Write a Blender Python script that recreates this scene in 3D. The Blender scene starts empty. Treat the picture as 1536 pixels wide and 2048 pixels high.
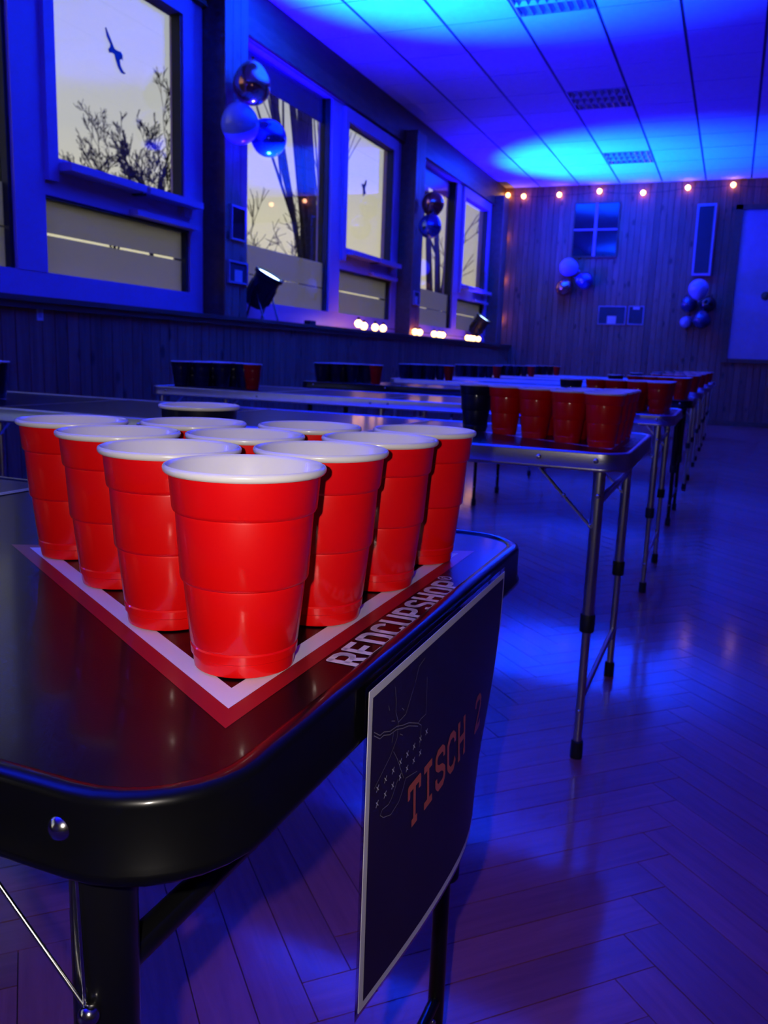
import bpy, math, random
from mathutils import Vector, Matrix

random.seed(7)
SC = bpy.context.scene
COL = SC.collection
R = math.radians

# ------------------------------------------------------------------ camera
F_PX, YAW, PITCH, ROLL, CAM_H = 1672.5, 0.38286, 0.18559, 0.03688, 0.8842
_f = Vector((-math.sin(YAW) * math.cos(PITCH), math.cos(YAW) * math.cos(PITCH), -math.sin(PITCH)))
_r = Vector((math.cos(YAW), math.sin(YAW), 0))
_u = _r.cross(_f)
CR = _r * math.cos(ROLL) + _u * math.sin(ROLL)
CU = -_r * math.sin(ROLL) + _u * math.cos(ROLL)
cam_d = bpy.data.cameras.new('camera')
cam = bpy.data.objects.new('camera', cam_d)
COL.objects.link(cam)
cam_d.sensor_fit = 'VERTICAL'
cam_d.sensor_height = 36.0
cam_d.sensor_width = 27.0
cam_d.lens = F_PX * 36.0 / 2048.0
cam_d.clip_start = 0.01
cam_d.clip_end = 300
m3 = Matrix((CR, CU, -_f)).transposed()
cam.matrix_world = Matrix.Translation((0, 0, CAM_H)) @ m3.to_4x4()
cam_d.dof.use_dof = True
cam_d.dof.focus_distance = 0.50
cam_d.dof.aperture_fstop = 20.0
SC.camera = cam

# ------------------------------------------------------------------ view, world
SC.view_settings.view_transform = 'Standard'
SC.view_settings.look = 'None'
SC.view_settings.exposure = 0.0
SC.view_settings.gamma = 1.0
SC.view_settings.use_curve_mapping = False
SC.cycles.use_denoising = True
SC.cycles.max_bounces = 6
SC.cycles.diffuse_bounces = 3
SC.cycles.glossy_bounces = 3
SC.cycles.transparent_max_bounces = 8
SC.cycles.caustics_reflective = False
SC.cycles.caustics_refractive = False
SC.cycles.use_adaptive_sampling = True
SC.cycles.adaptive_threshold = 0.1
SC.cycles.adaptive_min_samples = 16
SC.cycles.sample_clamp_indirect = 6.0

world = bpy.data.worlds.new('dusk_sky')
SC.world = world
world.use_nodes = True
wn = world.node_tree.nodes
wl = world.node_tree.links
wn.clear()
w_out = wn.new('ShaderNodeOutputWorld')
w_bg = wn.new('ShaderNodeBackground')
w_tc = wn.new('ShaderNodeTexCoord')
w_sep = wn.new('ShaderNodeSeparateXYZ')
w_ramp = wn.new('ShaderNodeValToRGB')
w_noise = wn.new('ShaderNodeTexNoise')
w_map = wn.new('ShaderNodeMapping')
w_map.inputs['Scale'].default_value = (1.5, 1.5, 9)
w_noise.inputs['Scale'].default_value = 2.2
w_noise.inputs['Detail'].default_value = 3
w_mad = wn.new('ShaderNodeMath')
w_mad.operation = 'MULTIPLY_ADD'
w_mad.inputs[1].default_value = 0.10
wl.new(w_tc.outputs['Generated'], w_sep.inputs[0])
wl.new(w_tc.outputs['Generated'], w_map.inputs[0])
wl.new(w_map.outputs[0], w_noise.inputs['Vector'])
wl.new(w_noise.outputs['Fac'], w_mad.inputs[0])
wl.new(w_sep.outputs['Z'], w_mad.inputs[2])
wl.new(w_mad.outputs[0], w_ramp.inputs[0])
cr = w_ramp.color_ramp
cr.elements[0].position = 0.0
cr.elements[0].color = (0.30, 0.26, 0.17, 1)
cr.elements[1].position = 1.0
cr.elements[1].color = (0.05, 0.065, 0.11, 1)
for p, c in ((0.06, (0.62, 0.53, 0.30, 1)), (0.16, (0.52, 0.47, 0.33, 1)), (0.28, (0.37, 0.37, 0.36, 1)), (0.42, (0.28, 0.30, 0.34, 1)), (0.62, (0.14, 0.16, 0.21, 1))):
    e = cr.elements.new(p)
    e.color = c
wl.new(w_ramp.outputs[0], w_bg.inputs[0])
w_bg.inputs[1].default_value = 1.55
wl.new(w_bg.outputs[0], w_out.inputs[0])

# the phone's own lamp beside the lens (the photograph was taken with it on)
FLASH_W = 8.6
fl_d = bpy.data.lights.new('phone_lamp', 'SPOT')
fl_d.energy = FLASH_W
fl_d.color = (1.0, 0.90, 0.80)
fl_d.shadow_soft_size = 0.004
fl_d.spot_size = R(110)
fl_d.spot_blend = 0.9
fl = bpy.data.objects.new('phone_lamp', fl_d)
COL.objects.link(fl)
fl.matrix_world = Matrix.Translation(Vector((0, 0, CAM_H)) - CR * 0.032 + CU * 0.016 + _f * 0.005) @ m3.to_4x4()

# blue stage lamps: light settings (the lamps themselves are built further down)
BEAM_W, SPILL_W = 15000.0, 1850.0
BEAM_COL, SPILL_COL = (0.0, 0.036, 1.0), (0.006, 0.0, 1.0)

# ------------------------------------------------------------------ helpers
class MB:
    def __init__(self):
        self.v = []
        self.f = []
    def add(self, vs, fs):
        o = len(self.v)
        self.v += [tuple(p) for p in vs]
        self.f += [tuple(i + o for i in f) for f in fs]
        return self
    def box(self, x0, x1, y0, y1, z0, z1):
        return self.add([(x0, y0, z0), (x1, y0, z0), (x1, y1, z0), (x0, y1, z0), (x0, y0, z1), (x1, y0, z1), (x1, y1, z1), (x0, y1, z1)],
                        [(0, 3, 2, 1), (4, 5, 6, 7), (0, 1, 5, 4), (1, 2, 6, 5), (2, 3, 7, 6), (3, 0, 4, 7)])
    def obox(self, c, ax, ay, az):
        c, ax, ay, az = Vector(c), Vector(ax), Vector(ay), Vector(az)
        vs = []
        for k in (-1, 1):
            for (i, j) in ((-1, -1), (1, -1), (1, 1), (-1, 1)):
                vs.append(c + ax * i + ay * j + az * k)
        return self.add(vs, [(0, 3, 2, 1), (4, 5, 6, 7), (0, 1, 5, 4), (1, 2, 6, 5), (2, 3, 7, 6), (3, 0, 4, 7)])
    def bar(self, a, b, w, h, up=(0, 0, 1)):
        a, b = Vector(a), Vector(b)
        d = (b - a)
        L = d.length
        d.normalize()
        s = d.cross(Vector(up))
        if s.length < 1e-4:
            s = d.cross(Vector((1, 0, 0)))
        s.normalize()
        t = s.cross(d)
        return self.obox((a + b) / 2, d * L / 2, s * w / 2, t * h / 2)
    def tube(self, pts, rad, n=10, cap=True):
        pts = [Vector(p) for p in pts]
        if not isinstance(rad, (list, tuple)):
            rad = [rad] * len(pts)
        vs, fs = [], []
        prev = None
        for i, p in enumerate(pts):
            d = (pts[min(i + 1, len(pts) - 1)] - pts[max(i - 1, 0)])
            d.normalize()
            if prev is None:
                a = d.orthogonal()
            else:
                a = prev - d * prev.dot(d)
                if a.length < 1e-5:
                    a = d.orthogonal()
            a.normalize()
            prev = a
            b = d.cross(a)
            for k in range(n):
                t = 2 * math.pi * k / n
                vs.append(p + (a * math.cos(t) + b * math.sin(t)) * rad[i])
        for i in range(len(pts) - 1):
            for k in range(n):
                k2 = (k + 1) % n
                fs.append((i * n + k, i * n + k2, (i + 1) * n + k2, (i + 1) * n + k))
        if cap:
            fs.append(tuple(reversed(range(n))))
            fs.append(tuple(range((len(pts) - 1) * n, len(pts) * n)))
        return self.add(vs, fs)
    def lathe(self, prof, n=32, M=None, cap0=False, cap1=False):
        vs, fs = [], []
        for (r, z) in prof:
            for k in range(n):
                t = 2 * math.pi * k / n
                p = Vector((r * math.cos(t), r * math.sin(t), z))
                vs.append(M @ p if M else p)
        for i in range(len(prof) - 1):
            for k in range(n):
                k2 = (k + 1) % n
                fs.append((i * n + k, i * n + k2, (i + 1) * n + k2, (i + 1) * n + k))
        if cap0:
            fs.append(tuple(reversed(range(n))))
        if cap1:
            fs.append(tuple(range((len(prof) - 1) * n, len(prof) * n)))
        return self.add(vs, fs)
    def sphere(self, c, r, n=10, m=6, sz=1.0):
        prof = []
        for i in range(m + 1):
            t = math.pi * i / m
            prof.append((max(1e-4, r * math.sin(t)), -r * sz * math.cos(t)))
        return self.lathe(prof, n, Matrix.Translation(c))
    def loop_sweep(self, path, prof):
        # closed path of (x, y, nx, ny) outward normals; prof of (outward, z); open profile
        n, k = len(path), len(prof)
        vs, fs = [], []
        for (x, y, nx, ny) in path:
            for (o, z) in prof:
                vs.append((x + nx * o, y + ny * o, z))
        for i in range(n):
            j = (i + 1) % n
            for q in range(k - 1):
                fs.append((i * k + q, j * k + q, j * k + q + 1, i * k + q + 1))
        return self.add(vs, fs)
    def build(self, name, mat, parent=None, smooth=None, origin=None):
        me = bpy.data.meshes.new(name)
        vs = self.v
        if origin:
            vs = [(a - origin[0], b - origin[1], c - origin[2]) for a, b, c in vs]
        me.from_pydata(vs, [], self.f)
        me.materials.append(mat)
        if smooth is not None:
            me.polygons.foreach_set('use_smooth', [True] * len(me.polygons))
            if smooth < 179:
                me.set_sharp_from_angle(angle=R(smooth))
        me.update()
        return put(name, me, parent)

def put(name, me, parent=None, loc=None, rot=None):
    o = bpy.data.objects.new(name, me)
    COL.objects.link(o)
    if parent:
        o.parent = parent
    if loc is not None:
        o.location = loc
    if rot is not None:
        o.rotation_euler = rot
    return o

def tag(o, label=None, cat=None, group=None, kind=None):
    if label: o['label'] = label
    if cat: o['category'] = cat
    if group: o['group'] = group
    if kind: o['kind'] = kind
    return o

def thing(name, label, cat, loc=(0, 0, 0), rotz=0, group=None):
    o = bpy.data.objects.new(name, None)
    COL.objects.link(o)
    o.empty_display_size = 0.05
    o.location = loc
    o.rotation_euler = (0, 0, rotz)
    return tag(o, label, cat, group)

def struct(name, loc=(0, 0, 0)):
    o = bpy.data.objects.new(name, None)
    COL.objects.link(o)
    o.empty_display_size = 0.05
    o.location = loc
    o['kind'] = 'structure'
    return o

def copy_tree(o, parent=None):
    c = o.copy()
    COL.objects.link(c)
    c.parent = parent
    for ch in list(o.children):
        copy_tree(ch, c)
    return c

# ------------------------------------------------------------------ materials
def mat(name, col, rough=0.5, metal=0.0, coat=0.0, coat_rough=0.05, emis=None, estr=0.0, spec=0.5, bump=0.0, bscale=200.0, var=0.0, vscale=8.0):
    m = bpy.data.materials.new(name)
    m.use_nodes = True
    nt = m.node_tree
    b = nt.nodes['Principled BSDF']
    b.inputs['Base Color'].default_value = (*col, 1)
    b.inputs['Roughness'].default_value = rough
    b.inputs['Metallic'].default_value = metal
    b.inputs['Coat Weight'].default_value = coat
    b.inputs['Coat Roughness'].default_value = coat_rough
    b.inputs['Specular IOR Level'].default_value = spec
    if emis:
        b.inputs['Emission Color'].default_value = (*emis, 1)
        b.inputs['Emission Strength'].default_value = estr
    if var > 0 or bump > 0:
        tc = nt.nodes.new('ShaderNodeTexCoord')
    if var > 0:
        n = nt.nodes.new('ShaderNodeTexNoise')
        n.inputs['Scale'].default_value = vscale
        n.inputs['Detail'].default_value = 4
        nt.links.new(tc.outputs['Object'], n.inputs['Vector'])
        rp = nt.nodes.new('ShaderNodeValToRGB')
        rp.color_ramp.elements[0].position = 0.3
        rp.color_ramp.elements[1].position = 0.7
        rp.color_ramp.elements[0].color = (*[c * (1 - var) for c in col], 1)
        rp.color_ramp.elements[1].color = (*[min(1, c * (1 + var)) for c in col], 1)
        nt.links.new(n.outputs['Fac'], rp.inputs[0])
        nt.links.new(rp.outputs[0], b.inputs['Base Color'])
    if bump > 0:
        n2 = nt.nodes.new('ShaderNodeTexNoise')
        n2.inputs['Scale'].default_value = bscale
        n2.inputs['Detail'].default_value = 3
        nt.links.new(tc.outputs['Object'], n2.inputs['Vector'])
        bp = nt.nodes.new('ShaderNodeBump')
        bp.inputs['Strength'].default_value = bump
        bp.inputs['Distance'].default_value = 0.002
        nt.links.new(n2.outputs['Fac'], bp.inputs['Height'])
        nt.links.new(bp.outputs[0], b.inputs['Normal'])
    return m

def wood(name, c_dark, c_light, scale, rough=0.45, coat=0.0, coat_rough=0.1, knots=True, use_uv=False, rand=0.35, coatbump=0.0):
    m = bpy.data.materials.new(name)
    m.use_nodes = True
    nt = m.node_tree
    N, L = nt.nodes, nt.links
    b = N['Principled BSDF']
    b.inputs['Roughness'].default_value = rough
    b.inputs['Coat Weight'].default_value = coat
    b.inputs['Coat Roughness'].default_value = coat_rough
    if use_uv:
        tc = N.new('ShaderNodeUVMap')
        vec = tc.outputs[0]
    else:
        g = N.new('ShaderNodeNewGeometry')
        vec = g.outputs['Position']
    g2 = N.new('ShaderNodeNewGeometry')
    oi = N.new('ShaderNodeObjectInfo')
    add = N.new('ShaderNodeMath'); add.operation = 'ADD'
    L.new(g2.outputs['Random Per Island'], add.inputs[0])
    L.new(oi.outputs['Random'], add.inputs[1])
    fr = N.new('ShaderNodeMath'); fr.operation = 'FRACT'
    L.new(add.outputs[0], fr.inputs[0])
    off = N.new('ShaderNodeMath'); off.operation = 'MULTIPLY'; off.inputs[1].default_value = 37.0
    L.new(fr.outputs[0], off.inputs[0])
    cmb = N.new('ShaderNodeCombineXYZ')
    for k in range(3):
        L.new(off.outputs[0], cmb.inputs[k])
    mp = N.new('ShaderNodeMapping')
    mp.inputs['Scale'].default_value = scale
    L.new(vec, mp.inputs[0])
    va = N.new('ShaderNodeVectorMath'); va.operation = 'ADD'
    L.new(mp.outputs[0], va.inputs[0])
    L.new(cmb.outputs[0], va.inputs[1])
    no = N.new('ShaderNodeTexNoise')
    no.inputs['Scale'].default_value = 1.0
    no.inputs['Detail'].default_value = 5
    no.inputs['Roughness'].default_value = 0.6
    no.inputs['Distortion'].default_value = 0.6
    L.new(va.outputs[0], no.inputs['Vector'])
    rp = N.new('ShaderNodeValToRGB')
    rp.color_ramp.elements[0].position = 0.30
    rp.color_ramp.elements[1].position = 0.72
    rp.color_ramp.elements[0].color = (*c_dark, 1)
    rp.color_ramp.elements[1].color = (*c_light, 1)
    L.new(no.outputs['Fac'], rp.inputs[0])
    mul = N.new('ShaderNodeMix'); mul.data_type = 'RGBA'; mul.blend_type = 'MULTIPLY'
    mul.inputs[0].default_value = 1.0
    mr = N.new('ShaderNodeMapRange')
    mr.inputs['To Min'].default_value = 1.0 - rand
    mr.inputs['To Max'].default_value = 1.0
    L.new(fr.outputs[0], mr.inputs[0])
    L.new(rp.outputs[0], mul.inputs[6])
    L.new(mr.outputs[0], mul.inputs[7])
    outc = mul.outputs[2]
    if knots:
        vo = N.new('ShaderNodeTexVoronoi')
        vo.inputs['Scale'].default_value = 1.0
        mp2 = N.new('ShaderNodeMapping')
        mp2.inputs['Scale'].default_value = (7, 7, 3.4)
        L.new(vec, mp2.inputs[0])
        va2 = N.new('ShaderNodeVectorMath'); va2.operation = 'ADD'
        L.new(mp2.outputs[0], va2.inputs[0])
        L.new(cmb.outputs[0], va2.inputs[1])
        L.new(va2.outputs[0], vo.inputs['Vector'])
        kr = N.new('ShaderNodeValToRGB')
        kr.color_ramp.elements[0].position = 0.10
        kr.color_ramp.elements[1].position = 0.20
        kr.color_ramp.elements[0].color = (0.16, 0.13, 0.10, 1)
        kr.color_ramp.elements[1].color = (1, 1, 1, 1)
        L.new(vo.outputs['Distance'], kr.inputs[0])
        m2 = N.new('ShaderNodeMix'); m2.data_type = 'RGBA'; m2.blend_type = 'MULTIPLY'
        m2.inputs[0].default_value = 0.9
        L.new(outc, m2.inputs[6])
        L.new(kr.outputs[0], m2.inputs[7])
        outc = m2.outputs[2]
    L.new(outc, b.inputs['Base Color'])
    if coatbump > 0:
        n3 = N.new('ShaderNodeTexNoise')
        n3.inputs['Scale'].default_value = 16.0
        n3.inputs['Detail'].default_value = 2
        gp = N.new('ShaderNodeNewGeometry')
        L.new(gp.outputs['Position'], n3.inputs['Vector'])
        bp = N.new('ShaderNodeBump')
        bp.inputs['Strength'].default_value = coatbump
        bp.inputs['Distance'].default_value = 0.004
        L.new(n3.outputs['Fac'], bp.inputs['Height'])
        L.new(bp.outputs[0], b.inputs['Coat Normal'])
        L.new(bp.outputs[0], b.inputs['Normal'])
    return m

def glass(name, tint=(1, 1, 1), gain=2.6, film=0.0, film_col=(0.6, 0.6, 0.62)):
    m = bpy.data.materials.new(name)
    m.use_nodes = True
    nt = m.node_tree
    N, L = nt.nodes, nt.links
    N.clear()
    out = N.new('ShaderNodeOutputMaterial')
    tr = N.new('ShaderNodeBsdfTransparent')
    tr.inputs[0].default_value = (*tint, 1)
    gl = N.new('ShaderNodeBsdfGlossy')
    gl.inputs['Roughness'].default_value = 0.0 if film == 0 else 0.03
    base = tr.outputs[0]
    if film > 0:
        tl = N.new('ShaderNodeBsdfTranslucent')
        tl.inputs[0].default_value = (*film_col, 1)
        df = N.new('ShaderNodeBsdfDiffuse')
        df.inputs[0].default_value = (*film_col, 1)
        mx0 = N.new('ShaderNodeMixShader')
        mx0.inputs[0].default_value = 0.10
        L.new(tl.outputs[0], mx0.inputs[1])
        L.new(df.outputs[0], mx0.inputs[2])
        base = mx0.outputs[0]
    # Schlick reflectance, the same from both faces of the pane
    ge = N.new('ShaderNodeNewGeometry')
    dt = N.new('ShaderNodeVectorMath'); dt.operation = 'DOT_PRODUCT'
    L.new(ge.outputs['Incoming'], dt.inputs[0])
    L.new(ge.outputs['Normal'], dt.inputs[1])
    ab = N.new('ShaderNodeMath'); ab.operation = 'ABSOLUTE'
    L.new(dt.outputs['Value'], ab.inputs[0])
    om = N.new('ShaderNodeMath'); om.operation = 'SUBTRACT'; om.inputs[0].default_value = 1.0
    L.new(ab.outputs[0], om.inputs[1])
    pw = N.new('ShaderNodeMath'); pw.operation = 'POWER'; pw.inputs[1].default_value = 5.0
    L.new(om.outputs[0], pw.inputs[0])
    sc = N.new('ShaderNodeMath'); sc.operation = 'MULTIPLY_ADD'; sc.inputs[1].default_value = 0.96; sc.inputs[2].default_value = 0.04
    L.new(pw.outputs[0], sc.inputs[0])
    mu = N.new('ShaderNodeMath'); mu.operation = 'MULTIPLY'; mu.use_clamp = True
    mu.inputs[1].default_value = gain
    L.new(sc.outputs[0], mu.inputs[0])
    mx = N.new('ShaderNodeMixShader')
    L.new(mu.outputs[0], mx.inputs[0])
    L.new(base, mx.inputs[1])
    L.new(gl.outputs[0], mx.inputs[2])
    L.new(mx.outputs[0], out.inputs[0])
    return m

M = {}
M['pine'] = wood('pine_panelling', (0.20, 0.070, 0.038), (0.36, 0.140, 0.085), (26, 26, 2.2))
M['pine_dark'] = wood('dark_stained_pine', (0.10, 0.04, 0.018), (0.19, 0.085, 0.04), (20, 4, 20), knots=False)
M['pine_pier'] = wood('pine_pier_board', (0.20, 0.075, 0.05), (0.34, 0.13, 0.10), (26, 26, 2.2))
M['parquet'] = wood('oak_parquet', (0.44, 0.105, 0.085), (0.62, 0.155, 0.130), (5, 60, 1), rough=0.38, coat=0.7, coat_rough=0.11, knots=False, use_uv=True, rand=0.30, coatbump=0.05)
M['joint'] = mat('dark_floor_joint', (0.025, 0.015, 0.01), 0.9, var=0.3)
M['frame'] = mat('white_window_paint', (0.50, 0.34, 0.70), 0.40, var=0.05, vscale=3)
M['gasket'] = mat('black_rubber_gasket', (0.012, 0.012, 0.014), 0.6, var=0.2)
M['tile'] = mat('ceiling_tile_mineral', (0.62, 0.60, 0.58), 0.9, bump=0.25, bscale=350, var=0.04, vscale=14)
M['tee'] = mat('ceiling_tee_shadow', (0.05, 0.05, 0.055), 0.6, var=0.1)  # near-black: the recessed shadow between the tiles is put into this colour
M['plaster'] = mat('painted_plaster', (0.45, 0.42, 0.42), 0.85, var=0.05)
M['glass'] = glass('window_glass', (0.96, 0.97, 0.96), 1.3)
M['film'] = glass('frosted_window_film', gain=1.2, film=1.0, film_col=(0.82, 0.80, 0.78))
M['picture_glass'] = glass('picture_glass', (0.9, 0.9, 0.9), 1.6)
M['shutter'] = mat('roller_shutter_slat', (0.10, 0.09, 0.14), 0.6, var=0.1)
M['black_metal'] = mat('black_powder_coat', (0.004, 0.004, 0.005), 0.3, spec=0.3, coat=0.4, coat_rough=0.08, var=0.1)
M['black_edge'] = mat('black_anodised_edge', (0.002, 0.002, 0.003), 0.30, spec=0.15, coat=0.5, coat_rough=0.10, var=0.1, vscale=30)
M['alu'] = mat('brushed_aluminium', (0.62, 0.62, 0.66), 0.28, metal=1.0, bump=0.12, bscale=420, var=0.06, vscale=20)
M['steel'] = mat('polished_steel', (0.75, 0.74, 0.72), 0.16, metal=1.0, var=0.05)
M['rubber'] = mat('black_rubber', (0.012, 0.012, 0.013), 0.55, var=0.2)
M['top'] = mat('black_laminate_top', (0.005, 0.0022, 0.0035), 0.30, spec=0.10, coat=0.26, coat_rough=0.10, bump=0.03, bscale=900, var=0.2, vscale=20)
M['print_white'] = mat('printed_white', (0.74, 0.70, 0.76), 0.36, coat=0.25, coat_rough=0.15, var=0.03)
M['print_red'] = mat('printed_red', (0.30, 0.008, 0.012), 0.36, coat=0.3, coat_rough=0.15, var=0.05)
M['cup_red'] = mat('red_polystyrene', (0.78, 0.002, 0.003), 0.40, spec=0.2, coat=0.55, coat_rough=0.09, var=0.02)
M['cup_navy'] = mat('navy_polystyrene', (0.004, 0.006, 0.028), 0.40, spec=0.2, coat=0.55, coat_rough=0.09, var=0.02)
M['cup_white'] = mat('white_polystyrene', (0.80, 0.77, 0.78), 0.28, coat=0.4, coat_rough=0.10, var=0.01)
M['paper_white'] = mat('laminated_white_paper', (0.72, 0.68, 0.74), 0.35, coat=0.5, coat_rough=0.08, var=0.02)
M['paper_navy'] = mat('laminated_navy_print', (0.016, 0.010, 0.030), 0.45, spec=0.3, coat=0.22, coat_rough=0.10, var=0.15, vscale=12)
M['paper_orange'] = mat('orange_print', (0.62, 0.12, 0.045), 0.45, coat=0.25, coat_rough=0.1, var=0.05)
M['paper_grey'] = mat('grey_line_print', (0.22, 0.20, 0.20), 0.45, coat=0.25, coat_rough=0.1, var=0.05)
M['paper_cross'] = mat('pale_cross_print', (0.60, 0.58, 0.62), 0.45, coat=0.25, coat_rough=0.1, var=0.05)
M['laminate'] = glass('clear_laminate', (0.9, 0.9, 0.95), 1.5)
M['bulb'] = mat('warm_bulb', (1.0, 0.7, 0.4), 0.4, emis=(1.0, 0.44, 0.12), estr=11.0, var=0.02)
M['cord'] = mat('dark_cord', (0.012, 0.012, 0.012), 0.7, var=0.2)
M['lens'] = mat('lit_blue_lens', (0.8, 0.9, 1.0), 0.3, emis=(0.45, 0.72, 1.0), estr=7.0, var=0.02)
M['can'] = mat('black_lamp_housing', (0.010, 0.010, 0.014), 0.42, bump=0.1, bscale=300, var=0.15)
M['latex_white'] = mat('pale_blue_latex', (0.30, 0.40, 0.85), 0.22, coat=0.5, coat_rough=0.06, var=0.02)
M['latex_blue'] = mat('blue_chrome_latex', (0.10, 0.16, 0.75), 0.16, metal=0.75, coat=0.5, var=0.05)
M['latex_copper'] = mat('copper_chrome_latex', (0.62, 0.24, 0.16), 0.15, metal=0.85, coat=0.4, var=0.08)
M['latex_black'] = mat('black_latex', (0.012, 0.012, 0.02), 0.25, coat=0.5, var=0.1)
M['latex_navy'] = mat('navy_latex', (0.02, 0.03, 0.12), 0.25, coat=0.4, var=0.1)
M['decal'] = mat('black_bird_decal', (0.010, 0.008, 0.02), 0.6, var=0.2)
M['dark_pane'] = mat('dark_blind_glass', (0.015, 0.014, 0.02), 0.12, coat=0.5, coat_rough=0.03, var=0.3, vscale=2)
M['grille'] = mat('dark_speaker_grille', (0.018, 0.018, 0.022), 0.7, bump=0.5, bscale=700, var=0.2)
M['grey_paint'] = mat('pale_grey_paint', (0.36, 0.28, 0.42), 0.5, var=0.05)
M['dark_board'] = mat('dark_notice_board', (0.02, 0.02, 0.03), 0.6, var=0.2)
M['card'] = mat('white_card', (0.62, 0.6, 0.66), 0.6, var=0.05)
M['brown_knob'] = mat('brown_plaque', (0.10, 0.045, 0.02), 0.5, var=0.2)
M['louvre'] = mat('satin_louvre', (0.55, 0.55, 0.58), 0.35, metal=0.6, var=0.05)
M['lamp_back'] = mat('lamp_reflector_off', (0.20, 0.20, 0.22), 0.5, var=0.05)
M['bark'] = mat('dark_bark', (0.018, 0.014, 0.012), 0.9, bump=0.4, bscale=20, var=0.3, vscale=6)
M['lawn'] = mat('dusk_lawn', (0.03, 0.04, 0.02), 0.95, bump=0.5, bscale=40, var=0.4, vscale=1)

# ------------------------------------------------------------------ the room shell
ZC = 3.63
XR, YN, YB = 6.0, -4.0, 14.05
XW = -3.75
O0, PER = 3.925, 3.94            # first sash column edge along the window wall, bay period

floor = struct('floor')
MB().box(-3.9, XR, YN, YB, -0.10, -0.004).build('subfloor', M['joint'], floor)
# herringbone oak blocks
PW, PL = 0.0746, 0.580
SX0 = -0.014 - PL / math.sqrt(2)
SY0 = 1.189 - PL / math.sqrt(2)
s2 = math.sqrt(2)
GAP = 0.0008
def uv2w(u, v):
    return (SX0 + (u - v) / s2, SY0 + (u + v) / s2)
planks = []
for col_i in range(-8, 12):
    sh = col_i * PL
    for k in range(-140, 260):
        for kind in (0, 1):
            if kind == 0:
                u0, v0 = k * PW + sh, k * PW - sh
                cu, cv = u0 + PL / 2, v0 + PW / 2
            else:
                u0, v0 = (k - 1) * PW + sh, k * PW - sh
                cu, cv = u0 + PW / 2, v0 + PL / 2
            x, y = uv2w(cu, cv)
            if -3.75 < x < XR + 0.2 and YN - 0.2 < y < YB + 0.25:
                planks.append((x, y, kind))
def plank_mesh(name, items, clip=False):
    vs, fs, uvs = [], [], []
    rr = random.Random(3)
    for (x, y, kind) in items:
        a = R(45) if kind == 0 else R(135)
        ca, sa = math.cos(a), math.sin(a)
        hl, hw = PL / 2 - GAP, PW / 2 - GAP
        o = len(vs)
        dz = rr.uniform(-0.0003, 0.0003) if len(items) > 1 else 0
        ou, ov = rr.uniform(0, 50), rr.uniform(0, 50)
        loc = []
        for (i, j, z) in ((-1, -1, -0.01), (1, -1, -0.01), (1, 1, -0.01), (-1, 1, -0.01), (-1, -1, 0), (1, -1, 0), (1, 1, 0), (-1, 1, 0)):
            lx, ly = i * hl, j * hw
            px, py = x + lx * ca - ly * sa, y + lx * sa + ly * ca
            if clip:
                px = min(max(px, -3.6), XR)
                py = min(max(py, YN), YB)
            vs.append((px, py, z + (dz if z == 0 else 0)))
            loc.append((lx + ou, ly + ov))
        for f in ((4, 5, 6, 7), (0, 1, 5, 4), (1, 2, 6, 5), (2, 3, 7, 6), (3, 0, 4, 7)):
            fs.append(tuple(o + i for i in f))
            uvs += [loc[i] for i in f]
    me = bpy.data.meshes.new(name)
    me.from_pydata(vs, [], fs)
    ul = me.uv_layers.new(name='UVMap')
    ul.data.foreach_set('uv', [c for p in uvs for c in p])
    me.materials.append(M['parquet'])
    return me
def px_of(p):
    d = Vector(p) - Vector((0, 0, CAM_H))
    z = d.dot(_f)
    if z < 0.05: return None
    return (768 + F_PX * d.dot(CR) / z, 1024 - F_PX * d.dot(CU) / z, z)
vis = []
for i, (x, y, k) in enumerate(planks):
    q = px_of((x, y, 0))
    if q and -120 < q[0] < 1650 and 850 < q[1] < 2300 and x < 0.9 and y > 0.7 and y < 13.9 and x > -3.2:
        vis.append((q[2], i))
vis.sort()
single = set(i for _, i in vis[:290])
pm = plank_mesh('parquet_block', [(0, 0, 0)])
rp_ = random.Random(5)
for i in sorted(single):
    x, y, k = planks[i]
    put('parquet_block', pm, floor, (x, y, rp_.uniform(-0.0003, 0.0003)), (0, 0, 0 if k == 0 else R(90)))
rest = put('parquet_blocks', plank_mesh('parquet_blocks', [p for i, p in enumerate(planks) if i not in single], True), floor)
rest['kind'] = 'stuff'

# ceiling with lay-in tiles
ceiling = struct('ceiling', (0, 0, ZC))
MB().box(-3.9, XR, YN, YB, 0.022, 0.10).build('soffit', M['tee'], ceiling)  # backing above the tile gaps, coloured dark for their shade
TX, TY = 0.6255, 0.677
GX0, GY0 = -1.902, 7.272
lamp_cells = {(0, -1), (0, 3), (0, 7)}
tmesh = MB().box(0.013, TX - 0.013, 0.007, TY - 0.007, 0.0, 0.018)
proto_t = None
far = MB()
grid = MB()
i0, i1 = math.ceil((-3.79 - GX0) / TX - 0.5), math.ceil((XR - GX0) / TX)
j0, j1 = math.floor((YN - GY0) / TY), math.ceil((YB - GY0) / TY)
for i in range(i0, i1):
    for j in range(j0, j1):
        if (i, j) in lamp_cells: continue
        x, y = GX0 + i * TX, GY0 + j * TY
        full = x > -3.85 and x + TX < XR and y + TY < YB + 0.02
        if full and x < 1.3 and y > 4.4:
            if proto_t is None:
                proto_t = tmesh.build('ceiling_tile', M['tile'], ceiling)
                proto_t.location = (x, y, 0)
            else:
                put('ceiling_tile', proto_t.data, ceiling, (x, y, 0))
        else:
            xa, xb = max(x + 0.006, -3.88), min(x + TX - 0.006, XR)
            ya, yb = max(y + 0.006, YN), min(y + TY - 0.006, YB)
            if xb > xa and yb > ya:
                far.box(xa, xb, ya, yb, 0, 0.018)
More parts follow.
